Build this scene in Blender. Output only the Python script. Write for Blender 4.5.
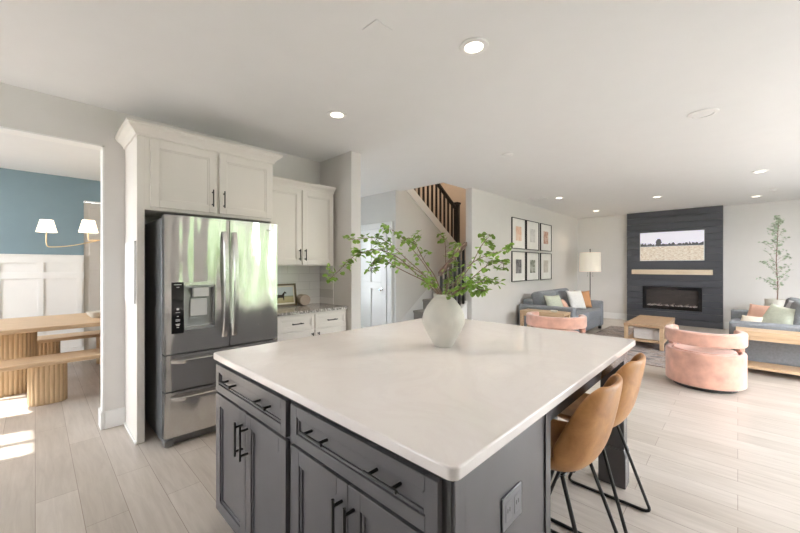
import bpy, bmesh, math, random
from mathutils import Vector, Matrix
for o in list(bpy.data.objects): bpy.data.objects.remove(o, do_unlink=True)
scn = bpy.context.scene
COL = scn.collection
PI = math.pi; R = math.radians
rnd = random.Random(7)

# ---------------------------------------------------------------- camera, world, lights, exposure
CAMH = 1.388
cam_d = bpy.data.cameras.new('camera'); cam = bpy.data.objects.new('camera', cam_d); COL.objects.link(cam)
cam.location = (0, 0, CAMH); cam.rotation_euler = (R(90), 0, R(43.9))
cam_d.sensor_width = 36; cam_d.lens = 351/800*36; cam_d.clip_start = .05; cam_d.clip_end = 300
scn.camera = cam
scn.view_settings.view_transform = 'Standard'; scn.view_settings.look = 'None'
scn.view_settings.exposure = 0.0; scn.view_settings.gamma = 1.0; scn.view_settings.use_curve_mapping = False
scn.cycles.max_bounces = 14; scn.cycles.diffuse_bounces = 7; scn.cycles.sample_clamp_indirect = 6

w = bpy.data.worlds.new('world'); scn.world = w; w.use_nodes = True
bg = w.node_tree.nodes['Background']; bg.inputs[0].default_value = (.915, .945, 1, 1); bg.inputs[1].default_value = 22.0

def portal(loc, rot, sx, sy):
    d = bpy.data.lights.new('window_portal', 'AREA'); d.shape = 'RECTANGLE'; d.size = sx; d.size_y = sy
    d.cycles.is_portal = True
    o = bpy.data.objects.new('window_portal', d); COL.objects.link(o); o.location = loc; o.rotation_euler = rot
    return o
# daylight enters through the window wall on the right, a window behind the camera, the dining room windows and an unseen hall window added to brighten the hall
WX = 2.6
WIN_R = [(2.3, 4.2), (4.4, 6.3), (6.5, 8.4)]
WIN_B = [(-3.4, -2.5)]
DW = [(-6.7, -5.35), (-4.95, -4.3)]
HW = [(2.75, 3.9)]
for (a, b) in WIN_R: portal((WX+.2, (a+b)/2, 1.35), (0, R(90), 0), 2.3, b-a)
for (a, b) in WIN_B: portal(((a+b)/2, -3.3, 1.45), (R(90), 0, 0), b-a, 1.9)
for (a, b) in DW: portal(((a+b)/2, -2.5, 1.75), (R(90), 0, 0), b-a, 1.5)
for (a, b) in HW: portal((-6.12, (a+b)/2, 1.4), (0, R(-90), 0), 1.6, b-a)
sun_d = bpy.data.lights.new('sun', 'SUN'); sun_d.energy = 22; sun_d.angle = R(1.0); sun_d.color = (1, .96, .88)
sun = bpy.data.objects.new('sun', sun_d); COL.objects.link(sun)
sun.rotation_euler = Vector((.25, 1, -1.03)).to_track_quat('-Z', 'Y').to_euler()

# ---------------------------------------------------------------- materials
def new_mat(name):
    m = bpy.data.materials.new(name); m.use_nodes = True
    nt = m.node_tree; b = nt.nodes['Principled BSDF']
    return m, nt, b
def texco(nt, scale=(1, 1, 1), src='Object'):
    tc = nt.nodes.new('ShaderNodeTexCoord'); mp = nt.nodes.new('ShaderNodeMapping')
    mp.inputs['Scale'].default_value = scale
    nt.links.new(tc.outputs[src], mp.inputs['Vector']); return mp.outputs['Vector']
def ramp(nt, fac, stops):
    r = nt.nodes.new('ShaderNodeValToRGB'); e = r.color_ramp.elements
    while len(e) > 1: e.remove(e[-1])
    e[0].position = stops[0][0]; e[0].color = (*stops[0][1], 1)
    for p, c in stops[1:]:
        k = e.new(p); k.color = (*c, 1)
    nt.links.new(fac, r.inputs[0]); return r.outputs[0]
def noise(nt, vec, scale, detail=3, rough=.5, dist=0):
    n = nt.nodes.new('ShaderNodeTexNoise'); n.inputs['Scale'].default_value = scale
    n.inputs['Detail'].default_value = detail; n.inputs['Roughness'].default_value = rough
    n.inputs['Distortion'].default_value = dist
    if vec: nt.links.new(vec, n.inputs['Vector'])
    return n.outputs['Fac']
def bump(nt, b, h, strength=.2, dist=.01):
    k = nt.nodes.new('ShaderNodeBump'); k.inputs['Strength'].default_value = strength; k.inputs['Distance'].default_value = dist
    nt.links.new(h, k.inputs['Height']); nt.links.new(k.outputs[0], b.inputs['Normal'])
def sc(c, k): return tuple(min(1, x*k) for x in c)
def simple(name, c, rough=.5, metal=0, var=.04, nscale=6, bmp=0, bscale=60, scale=(1, 1, 1), spec=None):
    m, nt, b = new_mat(name); v = texco(nt, scale)
    b.inputs['Roughness'].default_value = rough; b.inputs['Metallic'].default_value = metal
    if spec is not None: b.inputs['Specular IOR Level'].default_value = spec
    f = noise(nt, v, nscale)
    nt.links.new(ramp(nt, f, [(.3, sc(c, 1-var)), (.7, sc(c, 1+var))]), b.inputs['Base Color'])
    if bmp: bump(nt, b, noise(nt, v, bscale, 2), bmp, .004)
    return m
def wood(name, c1, c2, rough=.45, scale=(1, 12, 12), ns=2.5):
    m, nt, b = new_mat(name); v = texco(nt, scale)
    f = noise(nt, v, ns, 6, .6, .6)
    nt.links.new(ramp(nt, f, [(.25, c1), (.75, c2)]), b.inputs['Base Color'])
    b.inputs['Roughness'].default_value = rough
    bump(nt, b, f, .08, .003); return m
M = {}
M['wall'] = simple('wall_paint', (.70, .685, .665), .7, var=.01)
M['ceil'] = simple('ceiling_paint', (.80, .805, .81), .8, var=.008)
M['blue'] = simple('blue_paint', (.195, .275, .315), .6, var=.02)
M['trim'] = simple('white_trim_paint', (.83, .83, .82), .35, var=.01)
M['door'] = simple('white_door_paint', (.80, .80, .79), .4, var=.01)
M['taupe'] = simple('taupe_panel_paint', (.52, .49, .45), .6, var=.02)
M['cab'] = simple('cabinet_cream_paint', (.80, .765, .72), .38, var=.01)
M['isl'] = simple('island_grey_paint', (.112, .110, .118), .24, var=.03)
M['isl_gap_shade'] = simple('island_gap_shade_colour', (.05, .05, .052), .4, var=.03)  # dark colour stands for the shade in gaps around drawers and doors
M['black'] = simple('black_metal', (.012, .012, .012), .35, 0, var=.1)
M['blackgloss'] = simple('black_gloss', (.01, .01, .011), .08, var=.1)
M['charcoal'] = simple('charcoal_shiplap_paint', (.060, .063, .074), .36, var=.05)
M['chrome'] = simple('chrome', (.75, .75, .75), .15, 1)
M['brass'] = simple('brass', (.75, .58, .34), .3, 1)
M['fabric'] = simple('grey_sofa_fabric', (.225, .24, .262), .9, var=.10, nscale=40, bmp=.4, bscale=300)
M['pink'] = simple('pink_velvet', (.61, .335, .255), .75, var=.2, nscale=7, bmp=.25, bscale=120)
M['pink'].node_tree.nodes['Principled BSDF'].inputs['Sheen Weight'].default_value = .5
M['darkbase'] = simple('dark_plinth', (.02, .018, .018), .4)
M['carpet'] = simple('grey_carpet', (.38, .37, .36), .95, var=.12, nscale=80, bmp=.5, bscale=300)
M['rail'] = simple('black_rail_paint', (.012, .011, .011), .3, var=.1)
M['railwood'] = wood('brown_handrail_wood', (.10, .062, .045), (.17, .11, .08), .35)
M['oak'] = wood('oak_table', (.47, .32, .19), (.62, .45, .29), .45, (1.5, 14, 14))
M['oaky'] = wood('oak_crosswise', (.47, .32, .19), (.62, .45, .29), .45, (14, 1.5, 14))
M['mantel'] = wood('pale_mantel_wood', (.62, .50, .36), (.76, .64, .49), .55, (1.2, 14, 14))
M['white_plastic'] = simple('white_plastic', (.82, .82, .82), .35)
M['greyplastic'] = simple('grey_outlet_plastic', (.17, .172, .185), .3)
M['linen'] = simple('white_linen', (.78, .77, .75), .9, var=.05, nscale=30, bmp=.4, bscale=200)
M['sage'] = simple('sage_cushion_cloth', (.50, .53, .44), .9, var=.08, nscale=30, bmp=.3, bscale=200)
M['rust'] = simple('rust_leather_cushion', (.50, .25, .11), .6, var=.1, bmp=.2, bscale=80)
M['blush'] = simple('blush_cushion_cloth', (.68, .42, .33), .9, var=.08, bmp=.3, bscale=200)
M['cream'] = simple('cream_cushion_cloth', (.76, .70, .60), .9, var=.06, bmp=.3, bscale=200)
M['greyc'] = simple('pale_grey_cushion_cloth', (.42, .43, .46), .9, var=.06, bmp=.3, bscale=200)
M['leaf'] = simple('leaf_green', (.23, .38, .06), .5, var=.45, nscale=14)
M['olive'] = simple('olive_leaf_green', (.36, .45, .32), .6, var=.3, nscale=14)
M['stem'] = simple('brown_stem', (.23, .15, .11), .7, var=.2)
M['ceramic'] = simple('rough_cream_ceramic', (.60, .58, .52), .8, var=.09, nscale=5, bmp=.5, bscale=45)
M['soil'] = simple('dark_soil', (.06, .045, .035), .95)
M['tile_dummy'] = M['trim']
def emis(name, c, s):
    m, nt, b = new_mat(name); b.inputs['Base Color'].default_value = (*c, 1)
    b.inputs['Emission Color'].default_value = (*c, 1); b.inputs['Emission Strength'].default_value = s
    return m
M['bulb'] = emis('lit_lens', (1, .9, .74), 6)
M['shade_lit'] = emis('lit_lampshade', (1, .86, .70), 1.35)
M['shade_lamp'] = emis('lit_floor_lampshade', (1, .92, .80), .10)
# stainless steel
m, nt, b = new_mat('stainless_steel'); M['steel'] = m
b.inputs['Metallic'].default_value = .88; b.inputs['Roughness'].default_value = .15
b.inputs['Base Color'].default_value = (.74, .73, .715, 1)
bump(nt, b, noise(nt, texco(nt, (4.5, 1, .9)), 1.6, 1), .42, .06)
m, nt, b = new_mat('brushed_handle_steel'); M['steel2'] = m
b.inputs['Metallic'].default_value = 1; b.inputs['Roughness'].default_value = .25; b.inputs['Base Color'].default_value = (.68, .67, .66, 1)
M['fridge_side'] = simple('dark_grey_fridge_side', (.20, .205, .21), .3, .4)
# quartz countertop
m, nt, b = new_mat('white_quartz'); M['quartz'] = m
v = texco(nt); f = noise(nt, v, 2.2, 6, .65, 1.5)
nt.links.new(ramp(nt, f, [(.42, (.87, .825, .80)), (.50, (.85, .80, .775)), (.56, (.875, .83, .805))]), b.inputs['Base Color'])
b.inputs['Roughness'].default_value = .07
# granite
m, nt, b = new_mat('speckled_granite'); M['granite'] = m
v = texco(nt); f = noise(nt, v, 70, 4, .7)
nt.links.new(ramp(nt, f, [(.38, (.05, .05, .05)), (.47, (.30, .28, .26)), (.55, (.55, .53, .50)), (.65, (.75, .73, .70))]), b.inputs['Base Color'])
b.inputs['Roughness'].default_value = .12
# floor planks running along x
m, nt, b = new_mat('grey_oak_plank_floor'); M['floor'] = m
v = texco(nt)
br = nt.nodes.new('ShaderNodeTexBrick'); nt.links.new(v, br.inputs['Vector'])
br.offset = .37; br.inputs['Scale'].default_value = 1; br.inputs['Brick Width'].default_value = 1.25; br.inputs['Row Height'].default_value = .185
br.inputs['Mortar Size'].default_value = .0016; br.inputs['Mortar Smooth'].default_value = .2; br.inputs['Bias'].default_value = 0
br.inputs['Color1'].default_value = (.56, .515, .465, 1); br.inputs['Color2'].default_value = (.475, .43, .38, 1); br.inputs['Mortar'].default_value = (.27, .22, .18, 1)
f = noise(nt, texco(nt, (1.3, 14, 1)), 2.2, 7, .62, .5)
g = ramp(nt, f, [(.25, (.84, .82, .80)), (.75, (1.10, 1.10, 1.10))])
f2 = noise(nt, texco(nt, (.5, 1.6, 1)), 2.0, 2)
g2 = ramp(nt, f2, [(.3, (.92, .91, .9)), (.7, (1.05, 1.05, 1.06))])
mx = nt.nodes.new('ShaderNodeMix'); mx.data_type = 'RGBA'; mx.blend_type = 'MULTIPLY'; mx.inputs[0].default_value = 1
nt.links.new(br.outputs['Color'], mx.inputs[6]); nt.links.new(g, mx.inputs[7])
mx2 = nt.nodes.new('ShaderNodeMix'); mx2.data_type = 'RGBA'; mx2.blend_type = 'MULTIPLY'; mx2.inputs[0].default_value = 1
nt.links.new(mx.outputs[2], mx2.inputs[6]); nt.links.new(g2, mx2.inputs[7])
nt.links.new(mx2.outputs[2], b.inputs['Base Color'])
b.inputs['Roughness'].default_value = .29
bump(nt, b, f, .1, .003)
# subway tile
m, nt, b = new_mat('white_subway_tile'); M['tile'] = m
v = texco(nt, (1, 1, 1)); cmb = nt.nodes.new('ShaderNodeSeparateXYZ'); nt.links.new(v, cmb.inputs[0])
c2 = nt.nodes.new('ShaderNodeCombineXYZ'); nt.links.new(cmb.outputs[1], c2.inputs[0]); nt.links.new(cmb.outputs[2], c2.inputs[1])
br = nt.nodes.new('ShaderNodeTexBrick'); nt.links.new(c2.outputs[0], br.inputs['Vector'])
br.inputs['Scale'].default_value = 1; br.inputs['Brick Width'].default_value = .30; br.inputs['Row Height'].default_value = .10; br.inputs['Mortar Size'].default_value = .003
br.inputs['Color1'].default_value = (.80, .79, .77, 1); br.inputs['Color2'].default_value = (.77, .76, .74, 1); br.inputs['Mortar'].default_value = (.66, .65, .63, 1)
nt.links.new(br.outputs['Color'], b.inputs['Base Color']); b.inputs['Roughness'].default_value = .15
# leather of the stools
m, nt, b = new_mat('tan_leather'); M['leather'] = m
v = texco(nt); f = noise(nt, v, 9, 5, .6, .4)
nt.links.new(ramp(nt, f, [(.3, (.34, .145, .045)), (.7, (.56, .285, .10))]), b.inputs['Base Color'])
b.inputs['Roughness'].default_value = .38; bump(nt, b, noise(nt, v, 120, 3), .15, .002)
# rug
m, nt, b = new_mat('distressed_rug'); M['rug'] = m
v = texco(nt, (1, 2.2, 1)); f = noise(nt, v, 3.2, 7, .75, 1.2)
nt.links.new(ramp(nt, f, [(.32, (.07, .075, .10)), (.43, (.22, .20, .21)), (.50, (.42, .38, .36)), (.60, (.22, .15, .125)), (.72, (.45, .43, .42))]), b.inputs['Base Color'])
b.inputs['Roughness'].default_value = .95
# window glass
m, nt, b = new_mat('window_glass'); M['glass'] = m
tr = nt.nodes.new('ShaderNodeBsdfTransparent'); gl = nt.nodes.new('ShaderNodeBsdfGlossy'); gl.inputs['Roughness'].default_value = .02
ms = nt.nodes.new('ShaderNodeMixShader'); ms.inputs[0].default_value = .05
nt.links.new(tr.outputs[0], ms.inputs[1]); nt.links.new(gl.outputs[0], ms.inputs[2])
nt.links.new(ms.outputs[0], nt.nodes['Material Output'].inputs['Surface'])
M['grass'] = simple('lawn_grass', (.22, .26, .17), .9, var=.3, nscale=3)
M['hedge'] = simple('hedge_green', (.075, .105, .05), .9, var=.5, nscale=2, bmp=.8, bscale=12)

# ---------------------------------------------------------------- mesh helpers
class MB:
    def __init__(s): s.bm = bmesh.new(); s.mi = 0
    def _mark(s, fs):
        for f in fs: f.material_index = s.mi
    def box(s, x0, x1, y0, y1, z0, z1):
        if x1 < x0: x0, x1 = x1, x0
        if y1 < y0: y0, y1 = y1, y0
        if z1 < z0: z0, z1 = z1, z0
        v = [s.bm.verts.new(p) for p in [(x0,y0,z0),(x1,y0,z0),(x1,y1,z0),(x0,y1,z0),(x0,y0,z1),(x1,y0,z1),(x1,y1,z1),(x0,y1,z1)]]
        s._mark([s.bm.faces.new([v[i] for i in q]) for q in [(0,3,2,1),(4,5,6,7),(0,1,5,4),(1,2,6,5),(2,3,7,6),(3,0,4,7)]])
        return s
    def prism(s, pts, axis, a, b):
        """pts: 2D polygon; axis 'x': pts=(y,z); 'y': pts=(x,z); 'z': pts=(x,y)"""
        def mk(p, t): return {'x': (t, p[0], p[1]), 'y': (p[0], t, p[1]), 'z': (p[0], p[1], t)}[axis]
        A = [s.bm.verts.new(mk(p, a)) for p in pts]; B = [s.bm.verts.new(mk(p, b)) for p in pts]; n = len(pts)
        fs = [s.bm.faces.new(A), s.bm.faces.new(B[::-1])]
        for i in range(n): fs.append(s.bm.faces.new([A[i], A[(i+1) % n], B[(i+1) % n], B[i]]))
        s._mark(fs); return s
    def lathe(s, prof, cx=0, cy=0, n=32):
        rings = []
        for r, z in prof:
            rings.append([s.bm.verts.new((cx+r*math.cos(2*PI*k/n), cy+r*math.sin(2*PI*k/n), z)) for k in range(n)])
        fs = []
        for a, b_ in zip(rings, rings[1:]):
            for k in range(n): fs.append(s.bm.faces.new([a[k], a[(k+1) % n], b_[(k+1) % n], b_[k]]))
        fs.append(s.bm.faces.new(rings[0][::-1])); fs.append(s.bm.faces.new(rings[-1]))
        s._mark(fs); return s
    def tube(s, pts, r, n=8, r2=None, cap=True):
        pts = [Vector(p) for p in pts]; rings = []; N = len(pts); up = Vector((0, 0, 1))
        prev = None
        for i, p in enumerate(pts):
            t = (pts[min(i+1, N-1)]-pts[max(i-1, 0)]).normalized()
            if prev is None:
                ref = up if abs(t.z) < .95 else Vector((1, 0, 0))
                a = t.cross(ref).normalized()
            else:
                a = (prev-t*prev.dot(t)).normalized()
            prev = a; b_ = t.cross(a)
            rr = r if r2 is None else r+(r2-r)*i/(N-1)
            rings.append([s.bm.verts.new(p+a*rr*math.cos(2*PI*k/n)+b_*rr*math.sin(2*PI*k/n)) for k in range(n)])
        fs = []
        for A, B in zip(rings, rings[1:]):
            for k in range(n): fs.append(s.bm.faces.new([A[k], A[(k+1) % n], B[(k+1) % n], B[k]]))
        if cap: fs.append(s.bm.faces.new(rings[0][::-1])); fs.append(s.bm.faces.new(rings[-1]))
        s._mark(fs); return s
    def arc(s, r0, r1, z0, z1, a0, a1, n=40):
        P = [[s.bm.verts.new((r*math.cos(a), r*math.sin(a), z)) for (r, z) in ((r0,z0),(r1,z0),(r1,z1),(r0,z1))]
             for a in [a0+(a1-a0)*i/n for i in range(n+1)]]
        fs = []
        for A, B in zip(P, P[1:]):
            for k in range(4): fs.append(s.bm.faces.new([A[k], A[(k+1) % 4], B[(k+1) % 4], B[k]]))
        fs.append(s.bm.faces.new(P[0])); fs.append(s.bm.faces.new(P[-1][::-1]))
        s._mark(fs); return s
    def build(s, name, mats, parent=None, bevel=0, seg=2, smooth=False, loc=None, rot=None):
        bmesh.ops.recalc_face_normals(s.bm, faces=s.bm.faces)
        me = bpy.data.meshes.new(name); s.bm.to_mesh(me); s.bm.free()
        o = bpy.data.objects.new(name, me); COL.objects.link(o)
        for mm in (mats if isinstance(mats, (list, tuple)) else [mats]): me.materials.append(mm)
        if parent: o.parent = parent
        if loc: o.location = loc
        if rot: o.rotation_euler = rot
        if bevel:
            bv = o.modifiers.new('bevel', 'BEVEL'); bv.width = bevel; bv.segments = seg; bv.limit_method = 'ANGLE'; bv.angle_limit = R(40)
        if smooth or bevel:
            for p in me.polygons: p.use_smooth = True
            if smooth != 'all':
                me.set_sharp_from_angle(angle=R(42))
        return o
def box(x0, x1, y0, y1, z0, z1): return MB().box(x0, x1, y0, y1, z0, z1)
def tag(o, label, cat, group=None, kind=None):
    o['label'] = label; o['category'] = cat
    if group: o['group'] = group
    if kind: o['kind'] = kind
    return o
def thing(name, label, cat, loc=(0, 0, 0), rz=0, group=None):
    o = bpy.data.objects.new(name, None); COL.objects.link(o); o.location = loc; o.rotation_euler = (0, 0, rz)
    o.empty_display_size = .1
    return tag(o, label, cat, group)
def struct(o): o['kind'] = 'structure'; return o
def dup(root, loc, rz, label, group=None, s=None):
    r = root.copy(); COL.objects.link(r); r.location = loc; r.rotation_euler = (0, 0, rz); r['label'] = label
    if group: r['group'] = group
    if s: r.scale = s
    for ch in list(root.children):
        c = ch.copy(); COL.objects.link(c); c.parent = r
        for g in list(ch.children):
            d = g.copy(); COL.objects.link(d); d.parent = c
    return r

# ================================================================ SETTING
CH = 2.74
KX = -3.90       # kitchen wall face
PX = -3.28       # picture wall face
FY = 10.67       # fireplace wall face
fl = box(-7.6, WX+.15, -3.2, FY+.15, -.1, 0).build('floor', M['floor']); struct(fl)
# ceiling with the stairwell hole
HX0, HX1, HY0, HY1 = -5.5, -3.42, 4.56, 7.4
mb = MB(); X0, X1, Y0, Y1 = -7.6, WX+.15, -3.2, FY+.15
for (a, b_, c, d) in ((X0, KX-.13, -2.4, HY0), (KX-.13, X1, Y0, HY0), (X0, X1, HY1, Y1), (X0, HX0, HY0, HY1), (HX1, X1, HY0, HY1)):
    mb.box(a, b_, c, d, CH, CH+.3)
struct(mb.build('ceiling', M['ceil']))
# left wall with dining opening
OY0, OY1, OZ = -1.5, .41, 2.42
mb = MB(); mb.box(KX-.13, KX, -3.2, OY0, 0, CH).box(KX-.13, KX, OY1, 2.7, 0, CH).box(KX-.13, KX, OY0, OY1, OZ, CH)
struct(mb.build('wall_left', M['wall']))
# white lining of the opening
mb = MB(); t = .012
mb.box(KX-.14, KX+.004, OY1-t, OY1-.0005, 0, OZ-t).box(KX-.14, KX+.004, OY0+.0005, OY0+t, 0, OZ-t).box(KX-.14, KX+.004, OY0+t, OY1-t, OZ-t, OZ-.0005)
struct(mb.build('trim_1', M['trim']))
# stub wall beside cabinets
struct(box(KX, -3.25, 2.56, 2.70, 0, CH).build('wall_stub', M['wall']))
# door wall and hallway
mb = MB(); mb.box(-5.9, -4.36, 4.42, 4.54, 0, CH)
struct(mb.build('wall_hall_back', M['wall']))

# stair wall under the upper flight
sl = .677
mb = MB(); mb.prism([(4.54, 0), (6.30, 0), (6.30, 1.80), (4.54, 1.80+sl*1.76)], 'x', -4.48, -4.36)
struct(mb.build('wall_stair', M['wall']))
# stringer cap along top of the stair wall
mb = MB(); mb.prism([(4.30, 1.80+sl*2.0-.12), (6.36, 1.80-.04-.12), (6.36, 1.80-.04+.06), (4.30, 1.80+sl*2.0+.06)], 'x', -4.50, -4.335)
struct(mb.build('trim_2', M['trim']))
# picture wall, upper stairwell walls
struct(box(PX-.12, PX, 5.18, FY, 0, CH).build('wall_pictures', M['wall']))
mb = MB()
mb.box(HX1, HX1+.1, HY0, HY1+.1, CH+.3, 5.4).box(HX0-.1, HX0, HY0, HY1+.1, CH+.3, 5.4)
mb.box(HX0+.001, HX1, HY1-.012, HY1+.1, 0, 5.4).box(HX0-.1, HX0, 4.54, HY1, 0, CH).box(HX0-.1, HX0+.01, HY0, HY1-.012, CH-.01, CH+.31)
mb.box(HX0-.1, HX1+.1, HY0-.1, HY0, CH+.3, 5.4)
struct(mb.build('wall_stairwell', simple('brown_stairwell_wall', (.56, .49, .425), .7, var=.01)))  # browner base colour than the other walls
struct(box(HX0-.1, HX1+.1, HY0-.1, HY1+.1, 5.4, 5.5).build('ceiling_stairwell', M['ceil']))
# fireplace wall, right wall, back wall
struct(box(-3.4, WX+.15, FY, FY+.15, 0, CH).build('wall_far', M['wall']))
def wall_with_windows(name, axis, pos, thick, lo, hi, wins, z0, z1):
    mb = MB()
    def bx(a, b_, za, zb):
        if axis == 'x': mb.box(pos, pos+thick, a, b_, za, zb)
        else: mb.box(a, b_, pos, pos+thick, za, zb)
    cur = lo
    for (a, b_) in wins:
        bx(cur, a, 0, CH); bx(a, b_, 0, z0); bx(a, b_, z1, CH); cur = b_
    bx(cur, hi, 0, CH)
    return struct(mb.build(name, M['wall']))
wall_with_windows('wall_right', 'x', WX, .15, -3.2, FY, WIN_R, .15, 2.5)
wall_with_windows('wall_back', 'y', -3.2, .15, KX-.13, WX, WIN_B, .5, 2.4)
wall_with_windows('wall_hall_left', 'x', -6.02, .12, 2.12, 4.54, HW, .65, 2.2)
wn = 1
def window(axis, pos, a, b_, z0, z1):
    global wn
    fr = MB(); t = .05
    def bx(m_, u0, u1, za, zb, d0, d1):
        if axis == 'x': m_.box(pos+d0, pos+d1, u0, u1, za, zb)
        else: m_.box(u0, u1, pos+d0, pos+d1, za, zb)
    mid = (a+b_)/2
    for (u0, u1, za, zb) in ((a, a+t, z0, z1), (b_-t, b_, z0, z1), (a+t, b_-t, z0, z0+t), (a+t, b_-t, z1-t, z1), (mid-.03, mid+.03, z0+t, z1-t), (a+t, mid-.03, (z0+z1)/2-.02, (z0+z1)/2+.02), (mid+.03, b_-t, (z0+z1)/2-.02, (z0+z1)/2+.02)):
        bx(fr, u0, u1, za, zb, .04, .10)
    f = struct(fr.build('window_%d' % wn, M['trim'])); wn += 1
    g = MB(); bx(g, a+t, b_-t, z0+t, z1-t, .068, .072); g.build('window_pane', M['glass'], f)
for (a, b_) in WIN_R: window('x', WX, a, b_, .15, 2.5)
for (a, b_) in HW: window('x', -6.02, a, b_, .65, 2.2)  # out of view, added to light the hall door
for (a, b_) in WIN_B: window('y', -3.2, a, b_, .5, 2.4)
# dining room shell
DX = -7.28
struct(box(DX-.12, DX, -2.3, .52, 0, CH).build('wall_dining_blue', M['blue']))
mb = MB(); mb.box(DX-.12, DX, .52, 2.0, 2.40, CH); struct(mb.build('wall_dining_blue_header', M['blue']))
mb = MB(); mb.box(DX-.10, DX-.012, .5205, 2.0, 0, 2.385)
for (za, zb) in ((.12, 1.26), (1.34, 1.80), (1.88, 2.30)): mb.box(DX-.013, DX-.004, .58, 1.9, za, zb)
struct(mb.build('door_2', M['taupe'], bevel=.006))
mb = MB(); mb.box(DX-.01, DX+.010, .5205, 2.0, 2.385, 2.405)
struct(mb.build('trim_3', M['trim']))
struct(box(DX-.12, KX-.13, 2.0, 2.12, 0, CH).build('wall_dining_right', M['blue']))
wall_with_windows('wall_dining_front', 'y', -2.4, .12, DX-.12, KX-.13, DW, 1.0, 2.45)
for (a, b_) in DW: window('y', -2.4, a, b_, 1.0, 2.45)
# wainscot board and batten on the blue wall
mb = MB(); mb.box(DX+.0005, DX+.012, -2.28, .52, .0, 1.50)
mb.box(DX+.012, DX+.03, -2.28, .52, 1.44, 1.54).box(DX+.012, DX+.045, -2.28, .52, 1.54, 1.562)
mb.box(DX+.012, DX+.03, -2.28, .52, 1.215, 1.30).box(DX+.012, DX+.03, -2.28, .52, 0, .16)
y = .44
while y > -2.2:
    mb.box(DX+.012, DX+.028, y, y+.06, .16, 1.44); y -= .415
struct(mb.build('trim_4', M['trim'], bevel=.002))
# baseboards
def base(name, x0, x1, y0, y1, h=.15): return struct(box(x0, x1, y0, y1, 0, h).build(name, M['trim'], bevel=.004))
base('baseboard_left', KX+.0005, KX+.016, .41, .5495)
base('baseboard_opening', KX-.145, KX+.016, OY1-.028, OY1-.0125)
base('baseboard_pictures', PX+.0005, PX+.016, 5.19, FY-.02)
base('baseboard_far', PX+.02, -2.07, FY-.016, FY-.0005, .16)
base('baseboard_far_right', -.22, WX-.02, FY-.016, FY-.0005, .16)
base('baseboard_stub', -3.2495, -3.235, 2.56, 2.70)
base('baseboard_hall', -4.37, -4.40, 4.404, 4.4195)
base('baseboard_right', WX-.016, WX-.0005, -3, FY-.02)
# hall door
mb = MB(); dy = 4.40
mb.box(-5.46, -4.56, dy-.005, dy+.018, .01, 2.08)
door = MB()
door.box(-5.46, -5.34, dy-.02, dy+.018, .01, 2.08).box(-4.69, -4.56, dy-.02, dy+.018, .01, 2.08)
for (za, zb) in ((.01, .22), (.98, 1.10), (1.93, 2.08)): door.box(-5.34, -4.69, dy-.02, dy+.018, za, zb)
door.box(-5.06, -4.98, dy-.02, dy+.018, .22, .98).box(-5.06, -4.98, dy-.02, dy+.018, 1.10, 1.93)
door.box(-5.34, -4.69, dy-.002, dy+.018, .22, 1.93)
mb.bm.free()
d1 = struct(door.build('door_1', M['door'], bevel=.004))
hd = MB(); hd.lathe([(.0, 0), (.028, .001), (.028, .008), (.01, .012), (.01, .035), (.026, .042), (.03, .055), (.02, .068), (0, .07)][1:-1], n=20)
hd.build('door_handle', M['chrome'], d1, smooth=True, loc=(-4.665, dy-.0205, .97), rot=(R(90), 0, 0))
mb = MB(); mb.box(-5.57, -5.47, 4.392, 4.4195, 0, 2.19).box(-4.55, -4.44, 4.392, 4.4195, 0, 2.19).box(-5.47, -4.55, 4.392, 4.4195, 2.09, 2.19)
struct(mb.build('trim_5', M['trim'], bevel=.004))

# ================================================================ STAIRS
RI, TR = .19, .27; SY0 = 4.35
stairs = thing('staircase', 'carpeted grey staircase climbing from the hall behind the vase', 'staircase', (0, 0, 0))
mb = MB()
for k in range(8):
    y0 = SY0+k*TR
    mb.box(-4.355, -3.445, y0-.02, (SY0+8*TR-.27) if k == 7 else y0+TR+.01, RI*(k+1)-.04, RI*(k+1))
    mb.box(-4.355, -3.445, y0, SY0+8*TR, 0 if k == 0 else RI*k-.04, RI*(k+1)-.04)
mb.box(HX0+.01, -3.445, 6.31, HY1-.01, 1.36, 1.52)
mb.build('lower_flight', M['carpet'], stairs, bevel=.012)
mb = MB()
for k in range(7):
    y1 = 6.30-k*TR
    mb.box(HX0+.01, -4.505, 4.60, y1, 1.52+RI*k+.001, 1.52+RI*(k+1))
mb.build('upper_flight', M['carpet'], stairs, bevel=.012)
mb = MB()   # skirtboard on the gray wall, and white stringer on the open side
def nos(y): return RI*(y-SY0)/TR+RI
mb.prism([(4.42+.13, 0), (4.56, nos(4.56)+.10), (6.28, nos(6.28)+.10), (6.28, nos(6.28)-.02), (4.9, .0)], 'x', -4.3595, -4.352)
mb.build('skirtboard', M['trim'], stairs)
mb = MB()
mb.prism([(4.33, 0), (4.33, .20), (5.17, nos(5.17)+.03), (5.17, 0)], 'x', -3.44, -3.36)
mb.build('stringer', M['trim'], stairs, bevel=.004)
def baluster(x, y, z0, z1, mat_):
    return box(x-.017, x+.017, y-.017, y+.017, z0, z1).build('baluster', mat_, stairs, bevel=.003)
y = 4.48
while y < 5.16:
    baluster(-3.40, y, nos(y)+.02, nos(y)+.99, M['rail']); y += .125
mb = MB(); mb.prism([(4.44, nos(4.44)+.98), (5.175, nos(5.175)+.98), (5.175, nos(5.175)+1.05), (4.44, nos(4.44)+1.05)], 'x', -3.435, -3.365)
mb.build('handrail', M['railwood'], stairs, bevel=.01)
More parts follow.
